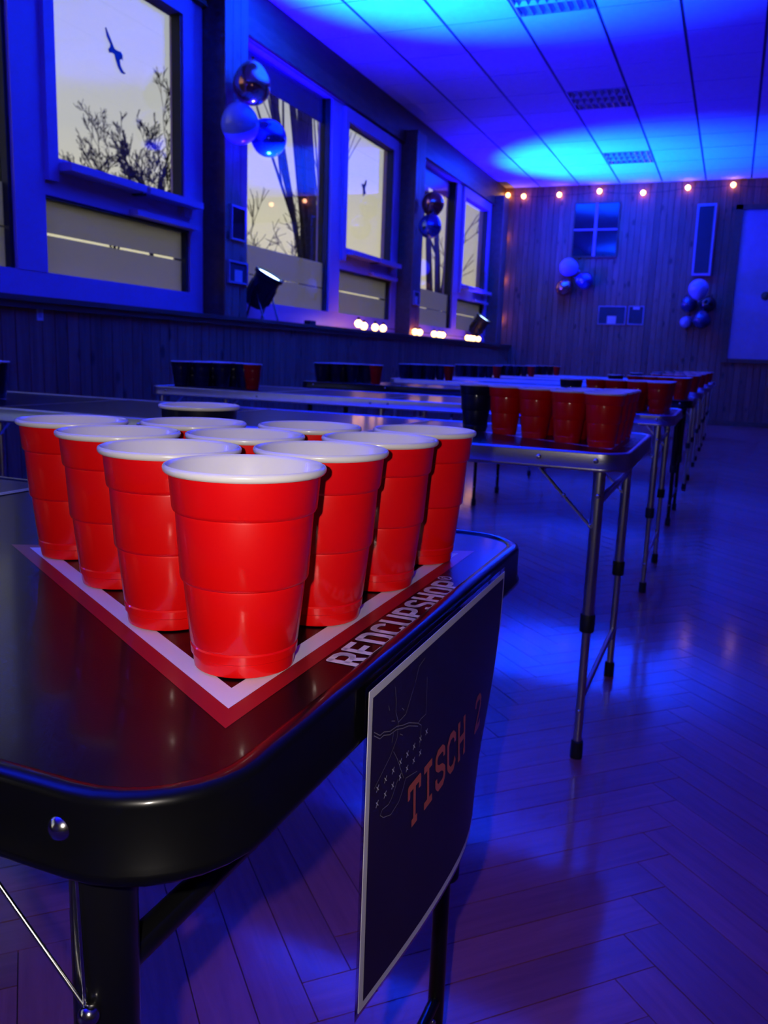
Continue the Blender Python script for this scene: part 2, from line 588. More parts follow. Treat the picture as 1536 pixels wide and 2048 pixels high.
far.build('ceiling_tiles', M['tile'], ceiling)['kind'] = 'stuff'
for i in range(i0, i1 + 1):
    x = GX0 + i * TX
    if -3.85 < x < XR: MB().box(x - 0.0125, x + 0.0125, YN, YB, 0.006, 0.018).build('tee_bar', M['tee'], ceiling)
for j in range(j0, j1 + 1):
    y = GY0 + j * TY
    if YN < y < YB: MB().box(-3.8, XR, y - 0.0065, y + 0.0065, 0.007, 0.017).build('cross_tee', M['tee'], ceiling)

# window wall
wall_left = struct('wall_left')
MB().box(-3.92, -3.522, YN, YB, 0, 1.095).build('lower_wall', M['plaster'], wall_left)
MB().box(-3.92, -3.74, YN, YB, 3.265, ZC).build('lintel', M['plaster'], wall_left)
BW = 0.094
bm = MB().add([(0, 0.003, 0.0), (0, BW - 0.003, 0.0), (0, BW - 0.003, 1.09), (0, 0.003, 1.09),
               (-0.012, -0.001, 0.0), (-0.012, BW + 0.001, 0.0), (-0.012, BW + 0.001, 1.09), (-0.012, -0.001, 1.09)],
              [(0, 1, 2, 3), (4, 0, 3, 7), (1, 5, 6, 2), (3, 2, 6, 7), (4, 5, 1, 0)])
pproto = None
y = 2.3
while y < YB - BW:
    if pproto is None:
        pproto = bm.build('plank', M['pine'], wall_left)
        pproto.location = (-3.508, y, 0)
    else:
        put('plank', pproto.data, wall_left, (-3.508, y, 0))
    y += BW
MB().box(-3.52, -3.508, YN, 2.3, 0, 1.09).build('panelling', M['pine'], wall_left)

ledge = struct('trim_1')
MB().box(-3.78, -3.47, YN, YB, 1.095, 1.125).build('ledge_board', M['pine_dark'], ledge)
MB().box(-3.505, -3.485, YN, YB, 1.06, 1.095).build('ledge_moulding', M['pine_dark'], ledge)
fascia = struct('trim_2')
MB().box(-3.74, -3.715, YN, YB, 3.40, ZC - 0.002).build('fascia_board', M['pine_dark'], fascia)
MB().box(-3.74, -3.70, YN, YB, 3.265, 3.40).build('fascia_rail', M['pine_dark'], fascia)

def window_bay(n, o, first):
    w = struct('window_%d' % n, (XW, o, 1.125))
    org = (XW, o, 1.125)
    yl, yr = o - 2.06, o + 1.57
    def P(mb, name, m, par=None, smooth=None):
        # all parts are modelled in room coordinates; shift to the window's own origin
        return mb.build(name, m, par or w, smooth, origin=org)
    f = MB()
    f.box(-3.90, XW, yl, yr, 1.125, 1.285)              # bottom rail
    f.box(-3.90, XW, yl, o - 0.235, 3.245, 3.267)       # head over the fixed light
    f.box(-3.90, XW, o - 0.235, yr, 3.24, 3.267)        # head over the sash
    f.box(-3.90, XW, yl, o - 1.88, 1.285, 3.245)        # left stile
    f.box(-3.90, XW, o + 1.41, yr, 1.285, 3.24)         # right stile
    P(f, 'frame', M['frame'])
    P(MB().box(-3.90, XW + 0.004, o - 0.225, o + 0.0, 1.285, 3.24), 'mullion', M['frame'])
    g = MB()
    g.box(-3.87, XW - 0.02, o - 0.25, o - 0.225, 1.285, 3.245)
    g.box(-3.87, XW - 0.02, o + 1.385, o + 1.41, 1.285, 1.72)
    g.box(-3.87, XW - 0.01, o, o + 1.41, 1.705, 1.722)
    P(g, 'gasket', M['gasket'])
    P(MB().box(-3.825, -3.815, o - 1.88, o - 0.25, 1.285, 3.245), 'fixed_pane', M['glass'])
    P(MB().box(-3.865, -3.845, o - 1.88, o - 0.25, 3.03, 3.245), 'roller_shutter', M['shutter'])
    P(MB().box(-3.814, -3.812, o - 1.88, o - 0.25, 1.285, 1.502), 'frosted_film', M['film'])
    P(MB().box(-3.814, -3.812, o - 1.88, o - 0.25, 1.511, 1.742), 'frosted_film', M['film'])
    P(MB().box(-3.86, XW - 0.002, o, o + 1.41, 1.72, 1.80), 'transom', M['frame'])
    P(MB().box(XW - 0.004, XW + 0.065, o + 0.74, o + 1.44, 1.722, 1.757), 'transom_ledge', M['frame'])
    P(MB().box(-3.825, -3.815, o, o + 1.385, 1.285, 1.706), 'lower_pane', M['glass'])
    P(MB().box(-3.814, -3.812, o, o + 1.385, 1.285, 1.504), 'frosted_film', M['film'])
    P(MB().box(-3.814, -3.812, o, o + 1.385, 1.519, 1.706), 'frosted_film', M['film'])
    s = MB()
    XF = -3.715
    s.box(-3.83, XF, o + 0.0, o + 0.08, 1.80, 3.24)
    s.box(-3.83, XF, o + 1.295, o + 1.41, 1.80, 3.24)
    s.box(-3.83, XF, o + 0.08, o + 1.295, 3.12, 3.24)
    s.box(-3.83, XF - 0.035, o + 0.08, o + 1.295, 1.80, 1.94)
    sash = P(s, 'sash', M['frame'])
    def S(mb, name, m):
        return mb.build(name, m, sash, None, origin=org)
    S(MB().box(-3.80, -3.79, o + 0.08, o + 1.295, 1.94, 3.12), 'sash_glass', M['glass'])
    S(MB().box(-3.80, XF - 0.012, o + 1.275, o + 1.297, 1.94, 3.12), 'sash_gasket', M['gasket'])
    S(MB().box(XF - 0.035, -3.625, o + 0.085, o + 0.765, 1.862, 1.906), 'grip_rail', M['frame'])
    S(MB().box(XF - 0.035, -3.625, o + 0.80, o + 1.40, 1.862, 1.906), 'grip_rail', M['frame'])
    S(MB().box(XF - 0.035, -3.66, o + 0.765, o + 0.80, 1.850, 1.912), 'grip_end', M['gasket'])
    return w
for k in range(-1, 3):
    o = O0 + PER * k
    if k == -1 and o + 1.57 < YN: continue
    window_bay(k + 2, o, k == 0)

# timber piers between the bays
piers = []
for k in range(-1, 3):
    ya = O0 + PER * k + 1.575
    yb = min(ya + 0.31, YB)
    t = struct('trim_%d' % (k + 4), (-3.56, ya, 1.125))
    org = (-3.56, ya, 1.125)
    MB().box(-3.90, -3.572, ya, yb, 1.125, 3.40).build('pier_core', M['pine_dark'], t, origin=org)
    for q in range(3):
        a = ya + (yb - ya) * q / 3
        b = ya + (yb - ya) * (q + 1) / 3
        MB().box(-3.574, -3.56, a + 0.002, b - 0.002, 1.125, 3.40).build('plank', M['pine_pier'], t, origin=org)
    piers.append(t)

# end wall clad with boards
wall_back = struct('wall_back')
MB().box(-3.92, XR, YB, YB + 0.15, 0, ZC).build('core_wall', M['plaster'], wall_back)
BB = 0.092
bb = MB().add([(0.003, 0, 0), (BB - 0.003, 0, 0), (BB - 0.003, 0, ZC - 0.002), (0.003, 0, ZC - 0.002),
               (-0.001, 0.012, 0), (BB + 0.001, 0.012, 0), (BB + 0.001, 0.012, ZC - 0.002), (-0.001, 0.012, ZC - 0.002)],
              [(0, 1, 2, 3), (4, 0, 3, 7), (1, 5, 6, 2), (3, 2, 6, 7), (4, 5, 1, 0)])
pp = None
x = -3.74
while x < 2.2:
    if pp is None:
        pp = bb.build('plank', M['pine'], wall_back)
        pp.location = (x, YB - 0.013, 0)
    else:
        put('plank', pp.data, wall_back, (x, YB - 0.013, 0))
    x += BB
MB().box(x, XR, YB - 0.013, YB - 0.001, 0, ZC - 0.002).build('panelling', M['pine'], wall_back)
tag(MB().box(-3.50, XR, YB - 0.03, YB - 0.013, 0, 0.07).build('baseboard_back', M['pine_dark']), kind='structure')
tag(MB().box(XR, XR + 0.15, YN - 0.15, YB + 0.15, 0, ZC).build('wall_right', M['pine']), kind='structure')
tag(MB().box(-3.92, XR, YN - 0.15, YN, 0, ZC).build('wall_rear', M['pine']), kind='structure')

# roller hatch in the end wall (pale panel, dark timber frame)
hatch = struct('window_5', (0.9, YB - 0.02, 1.0))
org = (0.9, YB - 0.02, 1.0)
YF = YB - 0.013
MB().box(-0.09, 2.3, YF - 0.012, YF, 1.02, 3.19).build('hatch_panel', M['grey_paint'], hatch, origin=org)
MB().box(-0.19, -0.09, YF - 0.04, YF, 0.96, 3.26).build('hatch_frame', M['pine_dark'], hatch, origin=org)
MB().box(-0.19, 2.3, YF - 0.05, YF, 0.96, 1.02).build('hatch_sill', M['pine_dark'], hatch, origin=org)
MB().box(-0.19, 2.3, YF - 0.04, YF, 3.19, 3.26).build('hatch_frame', M['pine_dark'], hatch, origin=org)
pl = thing('wall_plaque', 'small round brown plaque on the pale hatch panel', 'plaque', (0.345, YF - 0.02, 1.954))
Mx = Matrix.Rotation(R(90), 4, 'X')
MB().lathe([(0.001, 0.012), (0.05, 0.012), (0.062, 0.004), (0.064, -0.008)], 24, Mx, False, True).build('disc', M['brown_knob'], pl, 40)
MB().lathe([(0.001, 0.022), (0.02, 0.020), (0.025, 0.012)], 16, Mx, False, True).build('boss', M['brown_knob'], pl, 40)

# inner window, two by two dark panes
iw = struct('window_6', (-2.22, YF, 2.54))
org = (-2.22, YF, 2.54)
fw = MB()
fw.box(-2.575, -1.865, YF - 0.035, YF, 2.525, 2.545)
fw.box(-2.575, -1.865, YF - 0.035, YF, 3.345, 3.365)
fw.box(-2.575, -2.555, YF - 0.035, YF, 2.545, 3.345)
fw.box(-1.885, -1.865, YF - 0.035, YF, 2.545, 3.345)
fw.build('window_frame', M['pine_dark'], iw, origin=org)
cb = MB()
cb.box(-2.245, -2.20, YF - 0.04, YF - 0.002, 2.545, 3.345)
cb.build('glazing_bar', M['grey_paint'], iw, origin=org)
MB().box(-2.555, -1.885, YF - 0.038, YF - 0.002, 2.935, 2.962).build('glazing_bar', M['grey_paint'], iw, origin=org)
for (a, b) in ((-2.555, -2.245), (-2.20, -1.885)):
    for (c, d) in ((2.545, 2.935), (2.962, 3.345)):
        MB().box(a, b, YF - 0.02, YF - 0.002, c, d).build('pane', M['dark_pane'], iw, origin=org)

# ground outside
tag(MB().box(-70, -3.95, -40, 90, -0.6, -0.5).build('ground', M['lawn']), kind='structure')

# ------------------------------------------------------------------ folding tables
TL, TW, TZ = 2.40, 0.62, 0.697
X0 = -0.18
Y1 = 0.25
PITCH_T = 1.535

def rrect(x0, x1, y0, y1, r, n=8):
    out = []
    for (cx, cy, a0) in ((x1 - r, y0 + r, -90), (x1 - r, y1 - r, 0), (x0 + r, y1 - r, 90), (x0 + r, y0 + r, 180)):
        for k in range(n + 1):
            a = R(a0 + 90.0 * k / n)
            out.append((cx + r * math.cos(a), cy + r * math.sin(a), math.cos(a), math.sin(a)))
    return out

def ribbon(mb, pts, w, fn, closed=False, joints=True):
    # flat printed stroke in 2-D mapped into space by fn
    n = len(pts)
    rng = range(n if closed else n - 1)
    for i in rng:
        (ax, ay), (bx, by) = pts[i], pts[(i + 1) % n]
        dx, dy = bx - ax, by - ay
        L = math.hypot(dx, dy)
        if L < 1e-9: continue
        nx, ny = -dy / L * w / 2, dx / L * w / 2
        mb.add([fn(ax - nx, ay - ny), fn(bx - nx, by - ny), fn(bx + nx, by + ny), fn(ax + nx, ay + ny)], [(0, 1, 2, 3)])
    if joints:
        for i in (range(n) if closed else range(1, n - 1)):
            x, y = pts[i]
            vs = [fn(x + math.cos(t * math.pi / 5) * w / 2, y + math.sin(t * math.pi / 5) * w / 2) for t in range(10)]
            mb.add(vs, [tuple(range(10))])

l_, r_, b_, t_ = 0.10, 0.52, 0.10, 0.90
GLY = {
 'R': [[(l_, 0), (l_, t_), (0.38, t_), (0.49, 0.84), (r_, 0.74), (r_, 0.63), (0.49, 0.53), (0.38, 0.47), (l_, 0.47)], [(0.33, 0.45), (0.50, 0)]],
 'E': [[(l_ + .45, t_), (l_, t_), (l_, b_), (l_ + .45, b_)], [(l_, 0.5), (l_ + .38, 0.5)]],
 'D': [[(l_, b_), (l_, t_), (0.38, t_), (0.48, 0.85), (r_, 0.74), (r_, 0.26), (0.48, 0.15), (0.38, b_), (l_, b_)]],
 'C': [[(r_ + 0.02, 0.72), (0.49, 0.84), (0.38, t_), (0.24, t_), (0.14, 0.85), (l_, 0.72), (l_, 0.28), (0.14, 0.15), (0.24, b_), (0.38, b_), (0.49, 0.16), (r_ + 0.02, 0.28)]],
 'U': [[(l_, 1), (l_, 0.28), (0.14, 0.15), (0.24, b_), (0.38, b_), (0.48, 0.15), (r_, 0.28), (r_, 1)]],
 'P': [[(l_, 0), (l_, t_), (0.38, t_), (0.49, 0.84), (r_, 0.74), (r_, 0.59), (0.49, 0.48), (0.38, 0.42), (l_, 0.42)]],
 'S': [[(r_, 0.74), (0.48, 0.85), (0.38, t_), (0.24, t_), (0.13, 0.84), (l_, 0.74), (l_, 0.64), (0.15, 0.55), (0.47, 0.44), (r_, 0.35), (r_, 0.25), (0.48, 0.15), (0.38, b_), (0.24, b_), (0.13, 0.16), (l_, 0.28)]],
 'H': [[(l_, 0), (l_, 1)], [(r_, 0), (r_, 1)], [(l_, 0.5), (r_, 0.5)]],
 'O': [[(0.24, t_), (0.14, 0.85), (l_, 0.72), (l_, 0.28), (0.14, 0.15), (0.24, b_), (0.38, b_), (0.48, 0.15), (r_, 0.28), (r_, 0.72), (0.48, 0.85), (0.38, t_), (0.24, t_)]],
}

def print_top(parent, prefix_fn, zs):
    # triangle of ten and the lettering, printed at one end of a table; prefix_fn maps (x, y) of the right end to the table's own frame
    def z(d):
        return lambda x, y: (*prefix_fn(x, y), zs + d)
    T3 = [(-0.048, 0.106), (-0.048, 0.512), (-0.404, 0.326)]
    la, lb, lc = math.dist(T3[1], T3[2]), math.dist(T3[2], T3[0]), math.dist(T3[0], T3[1])
    per = la + lb + lc
    ic = tuple((la * T3[0][q] + lb * T3[1][q] + lc * T3[2][q]) / per for q in (0, 1))
    inr = ic[0] * -1 - 0.048
    def tri(off):
        # the printed triangle grown outwards by off
        k = 1 + off / inr
        return [(ic[0] + (x - ic[0]) * k, ic[1] + (y - ic[1]) * k) for x, y in T3]
    def band(o1, o2, d):
        mb = MB()
        a, b = tri(o1), tri(o2)
        fn = z(d)
        for i in range(3):
            j = (i + 1) % 3
            mb.add([fn(*a[i]), fn(*b[i]), fn(*b[j]), fn(*a[j])], [(0, 1, 2, 3)])
        return mb
    band(-0.0135, 0.0, 0.0003).build('white_triangle', M['print_white'], parent)
    band(0.0, 0.0115, 0.0002).build('red_triangle', M['print_red'], parent)
    mb = MB()
    CH, adv = 0.0262, 0.0219
    for i, ch in enumerate('REDCUPSHOP'):
        ya = 0.192 + adv * i
        fn = lambda u, v: (*prefix_fn(-0.0085 - v * CH, ya + u * adv / 0.66), zs + 0.0003)
        for st in GLY[ch]:
            ribbon(mb, st, 0.165, fn)
    # registered mark
    yc, xc = 0.192 + adv * 10 + 0.0065, -0.0085 - CH * 0.83
    fn = lambda u, v: (*prefix_fn(xc - v, yc + u), zs + 0.0003)
    ribbon(mb, [(0.0055 * math.cos(2 * math.pi * k / 18), 0.0055 * math.sin(2 * math.pi * k / 18)) for k in range(18)], 0.0012, fn, True, False)
    for st in GLY['R']:
        ribbon(mb, [((u - 0.31) * 0.0058, (v - 0.5) * 0.0058) for u, v in st], 0.0011, fn, False, False)
    mb.build('lettering', M['print_white'], parent)

def make_table(black):
    t = thing('folding_table', 'x', 'table')
    edge = M['black_edge'] if black else M['alu']
    met = M['black_metal'] if black else M['alu']
    path = rrect(-TL, 0, 0, TW, 0.062)
    inner = [(x - nx * 0.010, y - ny * 0.010) for x, y, nx, ny in path]
    n = len(inner)
    top = MB().add([(x, y, TZ) for x, y in inner] + [(x, y, TZ - 0.018) for x, y in inner],
                   [tuple(range(n)), tuple(reversed(range(n, 2 * n)))]).build('tabletop', M['top'], t)
    MB().loop_sweep(path, [(-0.013, TZ - 0.001), (-0.012, TZ + 0.0012), (-0.009, TZ + 0.0024), (-0.004, TZ + 0.0022), (-0.001, TZ + 0.0006), (0, TZ - 0.0025),
                           (0, TZ - 0.030), (0.002, TZ - 0.032), (0.002, TZ - 0.036), (-0.001, TZ - 0.039), (-0.014, TZ - 0.039), (-0.014, TZ - 0.02)]).build('edge_frame', edge, t, 60)
    print_top(top, lambda x, y: (x, y), TZ)
    print_top(top, lambda x, y: (-TL - x, TW - y), TZ)
    for xs in (-0.64, -1.20, -1.76):
        MB().box(xs - 0.0065, xs - 0.0012, 0.012, TW - 0.012, TZ - 0.002, TZ + 0.0012).build('hinge_strip', M['alu'], t)
        MB().box(xs + 0.0012, xs + 0.0065, 0.012, TW - 0.012, TZ - 0.002, TZ + 0.0012).build('hinge_strip', M['alu'], t)
    lr = 0.0155 if black else 0.0132
    xe = 0.0670 if black else 0.0580
    for (xl, sgn, mid) in ((-xe, -1, False), (-TL + xe, 1, False), (-1.20, 0, True)):
        for yl in (0.030, TW - 0.035):
            leg = MB().tube([(xl, yl, TZ - 0.02), (xl, yl, 0.325)], lr, 14).build('leg', met, t, 60)
            MB().tube([(xl, yl, 0.325), (xl, yl, 0.032)], 0.0096, 14).build('leg_extension', met, leg, 60)
            MB().lathe([(lr + 0.002, 0.300), (lr + 0.003, 0.303), (lr + 0.003, 0.337), (lr + 0.002, 0.340)], 16, Matrix.Translation((xl, yl, 0)), True, True).build('collar', M['rubber'], leg, 40)
            MB().lathe([(0.0135, 0.0), (0.0142, 0.003), (0.0135, 0.040), (0.0115, 0.042)], 16, Matrix.Translation((xl, yl, 0)), True, True).build('foot_cap', M['rubber'], leg, 40)
            if not black: MB().sphere((xl - sgn * 0.002, yl - 0.013, 0.605), 0.0055, 10, 6, 1.0).build('lock_button', M['steel'], leg, 180)
            MB().sphere((xl, yl - 0.010, 0.115), 0.0045, 10, 6, 1.0).build('lock_button', M['steel'], leg, 180)
            if not mid and not black:
                d = -sgn
                br = MB().bar((xl - d * 0.006, yl - 0.014, 0.535), (xl - d * 0.135, yl - 0.014, TZ - 0.032), 0.003, 0.015, (0, 1, 0)).build('brace', met, t)
                MB().sphere((xl - d * 0.070, yl - 0.016, 0.600), 0.0055, 10, 6).build('bolt', M['steel'], br, 180)
                MB().sphere((xl - d * 0.010, yl - 0.016, 0.540), 0.0055, 10, 6).build('bolt', M['steel'], br, 180)
        zb = 0.30 if mid else 0.14
        MB().tube([(xl, 0.030, zb), (xl, TW - 0.035, zb)], 0.0068, 10).build('crossbar', met, t, 60)
        MB().tube([(xl + 0.0, 0.030, 0.588), (xl + 0.0, TW - 0.035, 0.588)], 0.0085, 10).build('crossbar', met, t, 60)
    Mr = Matrix.Rotation(R(90), 4, 'X')
    for xr in (-0.064, -0.185, -0.60, -1.16, -1.24, -1.80, -2.30):
        MB().lathe([(0.0001, 0.0035), (0.003, 0.0030), (0.0052, 0.0012), (0.0058, 0.0)], 14, Matrix.Translation((xr, -0.0002, TZ - 0.0155)) @ Mr).build('rivet', M['steel'] if black else M['alu'], t, 60)
    return t

tab_black, tab_silver = make_table(True), make_table(False)
TABLE_DEF = [
 (True, 'black-edged folding table in front with the number sign on its end', 'the front black table'),
 (False, 'aluminium folding table right behind the front black table', 'the nearest aluminium table'),
 (False, 'aluminium folding table, second aluminium one from the front', 'the second aluminium table'),
 (True, 'black-legged folding table in the middle of the row', 'the mid-row black table'),
 (False, 'aluminium folding table just behind the mid-row black table', 'the fifth table'),
 (False, 'aluminium folding table, third from the panelled end wall', 'the sixth table'),
 (False, 'aluminium folding table, second from the panelled end wall', 'the second-last table'),
 (False, 'aluminium folding table nearest the panelled end wall', 'the last table'),
]
used = {True: False, False: False}
tables = []
for k, (blk, lab, phr) in enumerate(TABLE_DEF):
    src = tab_black if blk else tab_silver
    o = copy_tree(src) if used[blk] else src
    used[blk] = True
    tables.append((o, k, lab))
for o, k, lab in tables:
    o.location = (X0, Y1 + PITCH_T * k, 0)
    tag(o, lab, 'table', 'folding tables in a row')
# bright steel stays on the front table's near leg
t1 = tables[0][0]
xs, ys = -0.062, 0.013
MB().tube([(xs - 0.003, ys, 0.584), (xs - 0.088, ys, TZ - 0.03)], 0.0012, 8).build('stay_rod', M['steel'], t1, 60)
MB().tube([(xs - 0.003, ys, 0.584), (xs - 0.0062, ys, TZ - 0.03)], 0.0009, 8).build('stay_rod', M['steel'], t1, 60)
MB().sphere((xs, ys - 0.001, 0.582), 0.0052, 14, 8).build('stay_bolt', M['steel'], t1, 180)

# ------------------------------------------------------------------ cups
CH_ = 0.1215
outer = [(0.0285, 0.0), (0.0298, 0.0008), (0.0302, 0.0030), (0.0306, 0.0085), (0.0318, 0.0092), (0.0322, 0.0140), (0.0316, 0.0150), (0.0324, 0.0165),
         (0.0360, 0.0518), (0.0358, 0.0530), (0.0373, 0.0540), (0.0380, 0.0556), (0.0404, 0.0928), (0.0402, 0.0940), (0.0417, 0.0950), (0.0424, 0.0966), (0.0442, CH_ - 0.0048)]
def make_cup(name, m):
    t = thing(name, 'x', 'cup')
    MB().lathe(outer, 40, None, True, False).build('shell', m, t, 35)
    rim = [(0.0440, CH_ - 0.0052), (0.0462, CH_ - 0.0048), (0.0473, CH_ - 0.0034), (0.0475, CH_ - 0.0020), (0.0470, CH_ - 0.0006), (0.0458, CH_), (0.0446, CH_ - 0.0006), (0.0437, CH_ - 0.0022)]
    inn = [(r - 0.0008, zz) for r, zz in reversed(outer) if 0.004 < zz < CH_ - 0.006]
    MB().lathe(rim + inn + [(0.0294, 0.0035), (0.0002, 0.0032)], 40).build('lining', M['cup_white'], t, 50)
    return t
cup_r, cup_n = make_cup('plastic_cup', M['cup_red']), make_cup('plastic_cup', M['cup_navy'])
cup_first = {'r': cup_r, 'n': cup_n}
cup_used = {'r': False, 'n': False}
def place_cup(kind, x, y, label, group):
    src = cup_first[kind]
    o = copy_tree(src) if cup_used[kind] else src
    cup_used[kind] = True
    pending.append((o, (x, y, TZ + 0.0004), random.uniform(0, 6.28), label, group))
pending = []
# measured on the front table: name -> (x, y) from the table's right end corner
SLOT = [
 ('at the near corner', -0.077, 0.169),
 ('second on the near edge', -0.165, 0.217),
 ('third on the near edge', -0.259, 0.278),
 ('at the inner tip', -0.354, 0.332),
 ('second in the end row', -0.080, 0.274),
 ('third in the end row', -0.077, 0.374),
 ('at the far corner', -0.075, 0.476),
 ('in the middle', -0.174, 0.327),
 ('on the far edge beside the tip', -0.267, 0.390),
 ('on the far edge beside the corner', -0.172, 0.435)]
LSLOT = ['at the far corner', 'second on the far edge', 'third on the far edge', 'at the inner tip', 'second in the end row', 'third in the end row', 'at the near corner',
         'in the middle', 'on the near edge beside the tip', 'on the near edge beside the corner']
LAT = [(0, 0), (0, 1), (0, 2), (0, 3), (1, 0), (2, 0), (3, 0), (1, 1), (1, 2), (2, 1)]
def slot_xy(q, k):
    if k == 0: return SLOT[q][1], SLOT[q][2]
    i, j = LAT[q]
    return -0.076 - j * 0.1015 * math.sin(R(60)), 0.160 + 0.1015 * (i + j * 0.5)
LONE = {0: (-0.398, 0.609 - 0.02), 1: (-0.431, 0.350), 2: (-0.405, 0.02 + 0.05), 3: (-0.455, 0.33), 4: (-0.50, 0.42), 5: (-0.455, 0.3), 6: (-0.455, 0.3), 7: (-0.455, 0.3)}
jr = random.Random(11)
for k, (blk, lab, phr) in enumerate(TABLE_DEF):
    yk = Y1 + PITCH_T * k
    for q, (nm, _, _) in enumerate(SLOT):
        x, y = slot_xy(q, k)
        j = 0.0 if k == 0 else 0.0022
        place_cup('r', X0 + x + jr.uniform(-j, j), yk + y + jr.uniform(-j, j), 'red cup %s, red triangle on %s' % (nm, phr), 'red cups on %s' % phr)
    lx, ly = LONE[k]
    place_cup('n', X0 + lx, yk + ly, 'single navy cup apart from the red triangle, %s' % phr, 'single navy cups')
    if k == 0: continue
    for q in range(10):
        x, y = slot_xy(q, k)
        place_cup('n', X0 - TL - x + jr.uniform(-.0022, .0022), yk + TW - y + jr.uniform(-.0022, .0022), 'navy cup %s, navy triangle on %s' % (LSLOT[q], phr), 'navy cups on %s' % phr)
    place_cup('r', X0 - TL + 0.445, yk + (0.17 if k == 1 else 0.22), 'single red cup apart from the navy triangle, %s' % phr, 'single red cups')
for o, loc, rz, label, group in pending:
    o.location = loc
    o.rotation_euler = (0, 0, rz)
    tag(o, label, 'cup', group)

# ------------------------------------------------------------------ hanging sign
sg = thing('table_sign', 'laminated dark table number sign reading TISCH 2 hung on the table end', 'sign', (X0 + 0.0045, 0.58, 0.585))
SY_, SZ_ = 0.58, 0.585
def sheet(d):
    def fn(y, z):
        s = (y - 0.422) / 0.316          # 0 near edge .. 1 far edge
        t = (0.690 - z) / 0.212          # 0 top .. 1 bottom
        x = 0.0 + 0.010 * math.sin(math.pi * min(max(s, 0), 1)) * max(t, 0) ** 2 - 0.020 * max(0, s - 0.55) ** 2 / 0.2 * max(t, 0) ** 2
        return (x + d, y - SY_, z - SZ_)
    return fn
def sheet_grid(y0, y1, z0, z1, d, th=0.0, n=14, m=12, r=0.0):
    mb = MB()
    fn, fb = sheet(d), sheet(d - th)
    vs, fs = [], []
    for f_ in ((fn, fb) if th else (fn,)):
        for i in range(n + 1):
            for j in range(m + 1):
                vs.append(f_(y0 + (y1 - y0) * i / n, z0 + (z1 - z0) * j / m))
    N_ = (n + 1) * (m + 1)
    for q in range(2 if th else 1):
        for i in range(n):
            for j in range(m):
                a = q * N_ + i * (m + 1) + j
                f = (a, a + m + 1, a + m + 2, a + 1)
                fs.append(f if q == 0 else tuple(reversed(f)))
    if th:
        ring = [i * (m + 1) for i in range(n + 1)] + [n * (m + 1) + j for j in range(1, m + 1)] + [i * (m + 1) + m for i in range(n - 1, -1, -1)] + [j for j in range(m - 1, 0, -1)]
        for a, b in zip(ring, ring[1:] + ring[:1]):
            fs.append((b, a, a + N_, b + N_))
    return mb.add(vs, fs)
sheet_grid(0.4185, 0.7415, 0.4745, 0.6955, 0.0, 0.0004).build('laminate_sheet', M['laminate'], sg, 179)
paper = sheet_grid(0.422, 0.738, 0.478, 0.692, 0.0007, 0.0004).build('paper', M['paper_white'], sg, 40)
sheet_grid(0.4270, 0.7335, 0.4835, 0.6865, 0.0010).build('dark_print', M['paper_navy'], paper, 179)
SER = 0.0
TIS = {
 'T': [[(0, 0.72), (0, 1), (1, 1), (1, 0.72)], [(0.5, 1), (0.5, 0)], [(0.25, 0), (0.75, 0)]],
 'I': [[(0.1, 1), (0.9, 1)], [(0.5, 1), (0.5, 0)], [(0.1, 0), (0.9, 0)]],
 'S': [[(0.92, 0.72), (0.92, 0.9), (0.72, 1), (0.25, 1), (0.06, 0.88), (0.06, 0.65), (0.3, 0.53), (0.7, 0.46), (0.94, 0.33), (0.94, 0.14), (0.75, 0), (0.25, 0), (0.05, 0.12), (0.05, 0.3)]],
 'C': [[(0.92, 0.70), (0.92, 0.88), (0.7, 1), (0.35, 1), (0.08, 0.82), (0.08, 0.18), (0.35, 0), (0.7, 0), (0.94, 0.2)]],
 'H': [[(0.12, 0), (0.12, 1)], [(0.88, 0), (0.88, 1)], [(0.12, 0.5), (0.88, 0.5)], [(0, 1), (0.28, 1)], [(0.72, 1), (1, 1)], [(0, 0), (0.28, 0)], [(0.72, 0), (1, 0)]],
 '2': [[(0.06, 0.75), (0.1, 0.9), (0.3, 1), (0.7, 1), (0.93, 0.85), (0.9, 0.62), (0.06, 0.0), (0.94, 0), (0.94, 0.15)]],
}
f0 = sheet(0.0013)
for i, ch in enumerate('TISCH 2'):
    if ch == ' ': continue
    mb = MB()
    y0 = 0.4935 + 0.0273 * i
    fn = lambda u, v: f0(y0 + u * 0.021, 0.5675 + v * 0.0275)
    for st in TIS[ch]:
        ribbon(mb, st, 0.20, fn)
    mb.build('letter', M['paper_orange'], paper)
mb = MB()
for row, nn in ((0.6234, 8), (0.6131, 7)):
    for i in range(nn):
        cy = 0.4385 + 0.01256 * i
        for sgn in (-1, 1):
            ribbon(mb, [(cy - 0.0018, row - sgn * 0.0018), (cy + 0.0018, row + sgn * 0.0018)], 0.0007, f0, False, False)
for (cy, cz) in ((0.6797, 0.5483), (0.6793, 0.5379), (0.6693, 0.5371), (0.6775, 0.5275), (0.6688, 0.5267), (0.6758, 0.518), (0.6676, 0.5166), (0.6757, 0.5073), (0.6672, 0.5056), (0.6745, 0.4971), (0.6652, 0.4964)):
    for sgn in (-1, 1):
        ribbon(mb, [(cy + 0.02 - 0.0016, cz - sgn * 0.0016), (cy + 0.02 + 0.0016, cz + sgn * 0.0016)], 0.0007, f0, False, False)
mb.build('printed_crosses', M['paper_cross'], paper)
mb = MB()
road = [(0.4297, 0.6639), (0.4394, 0.6578), (0.4457, 0.6574), (0.4558, 0.6535), (0.4678, 0.6519), (0.4787, 0.6481), (0.49, 0.6452), (0.5081, 0.6374)]
ribbon(mb, road, 0.0006, f0)
ribbon(mb, [(a, b - 0.0022) for a, b in road], 0.0006, f0)
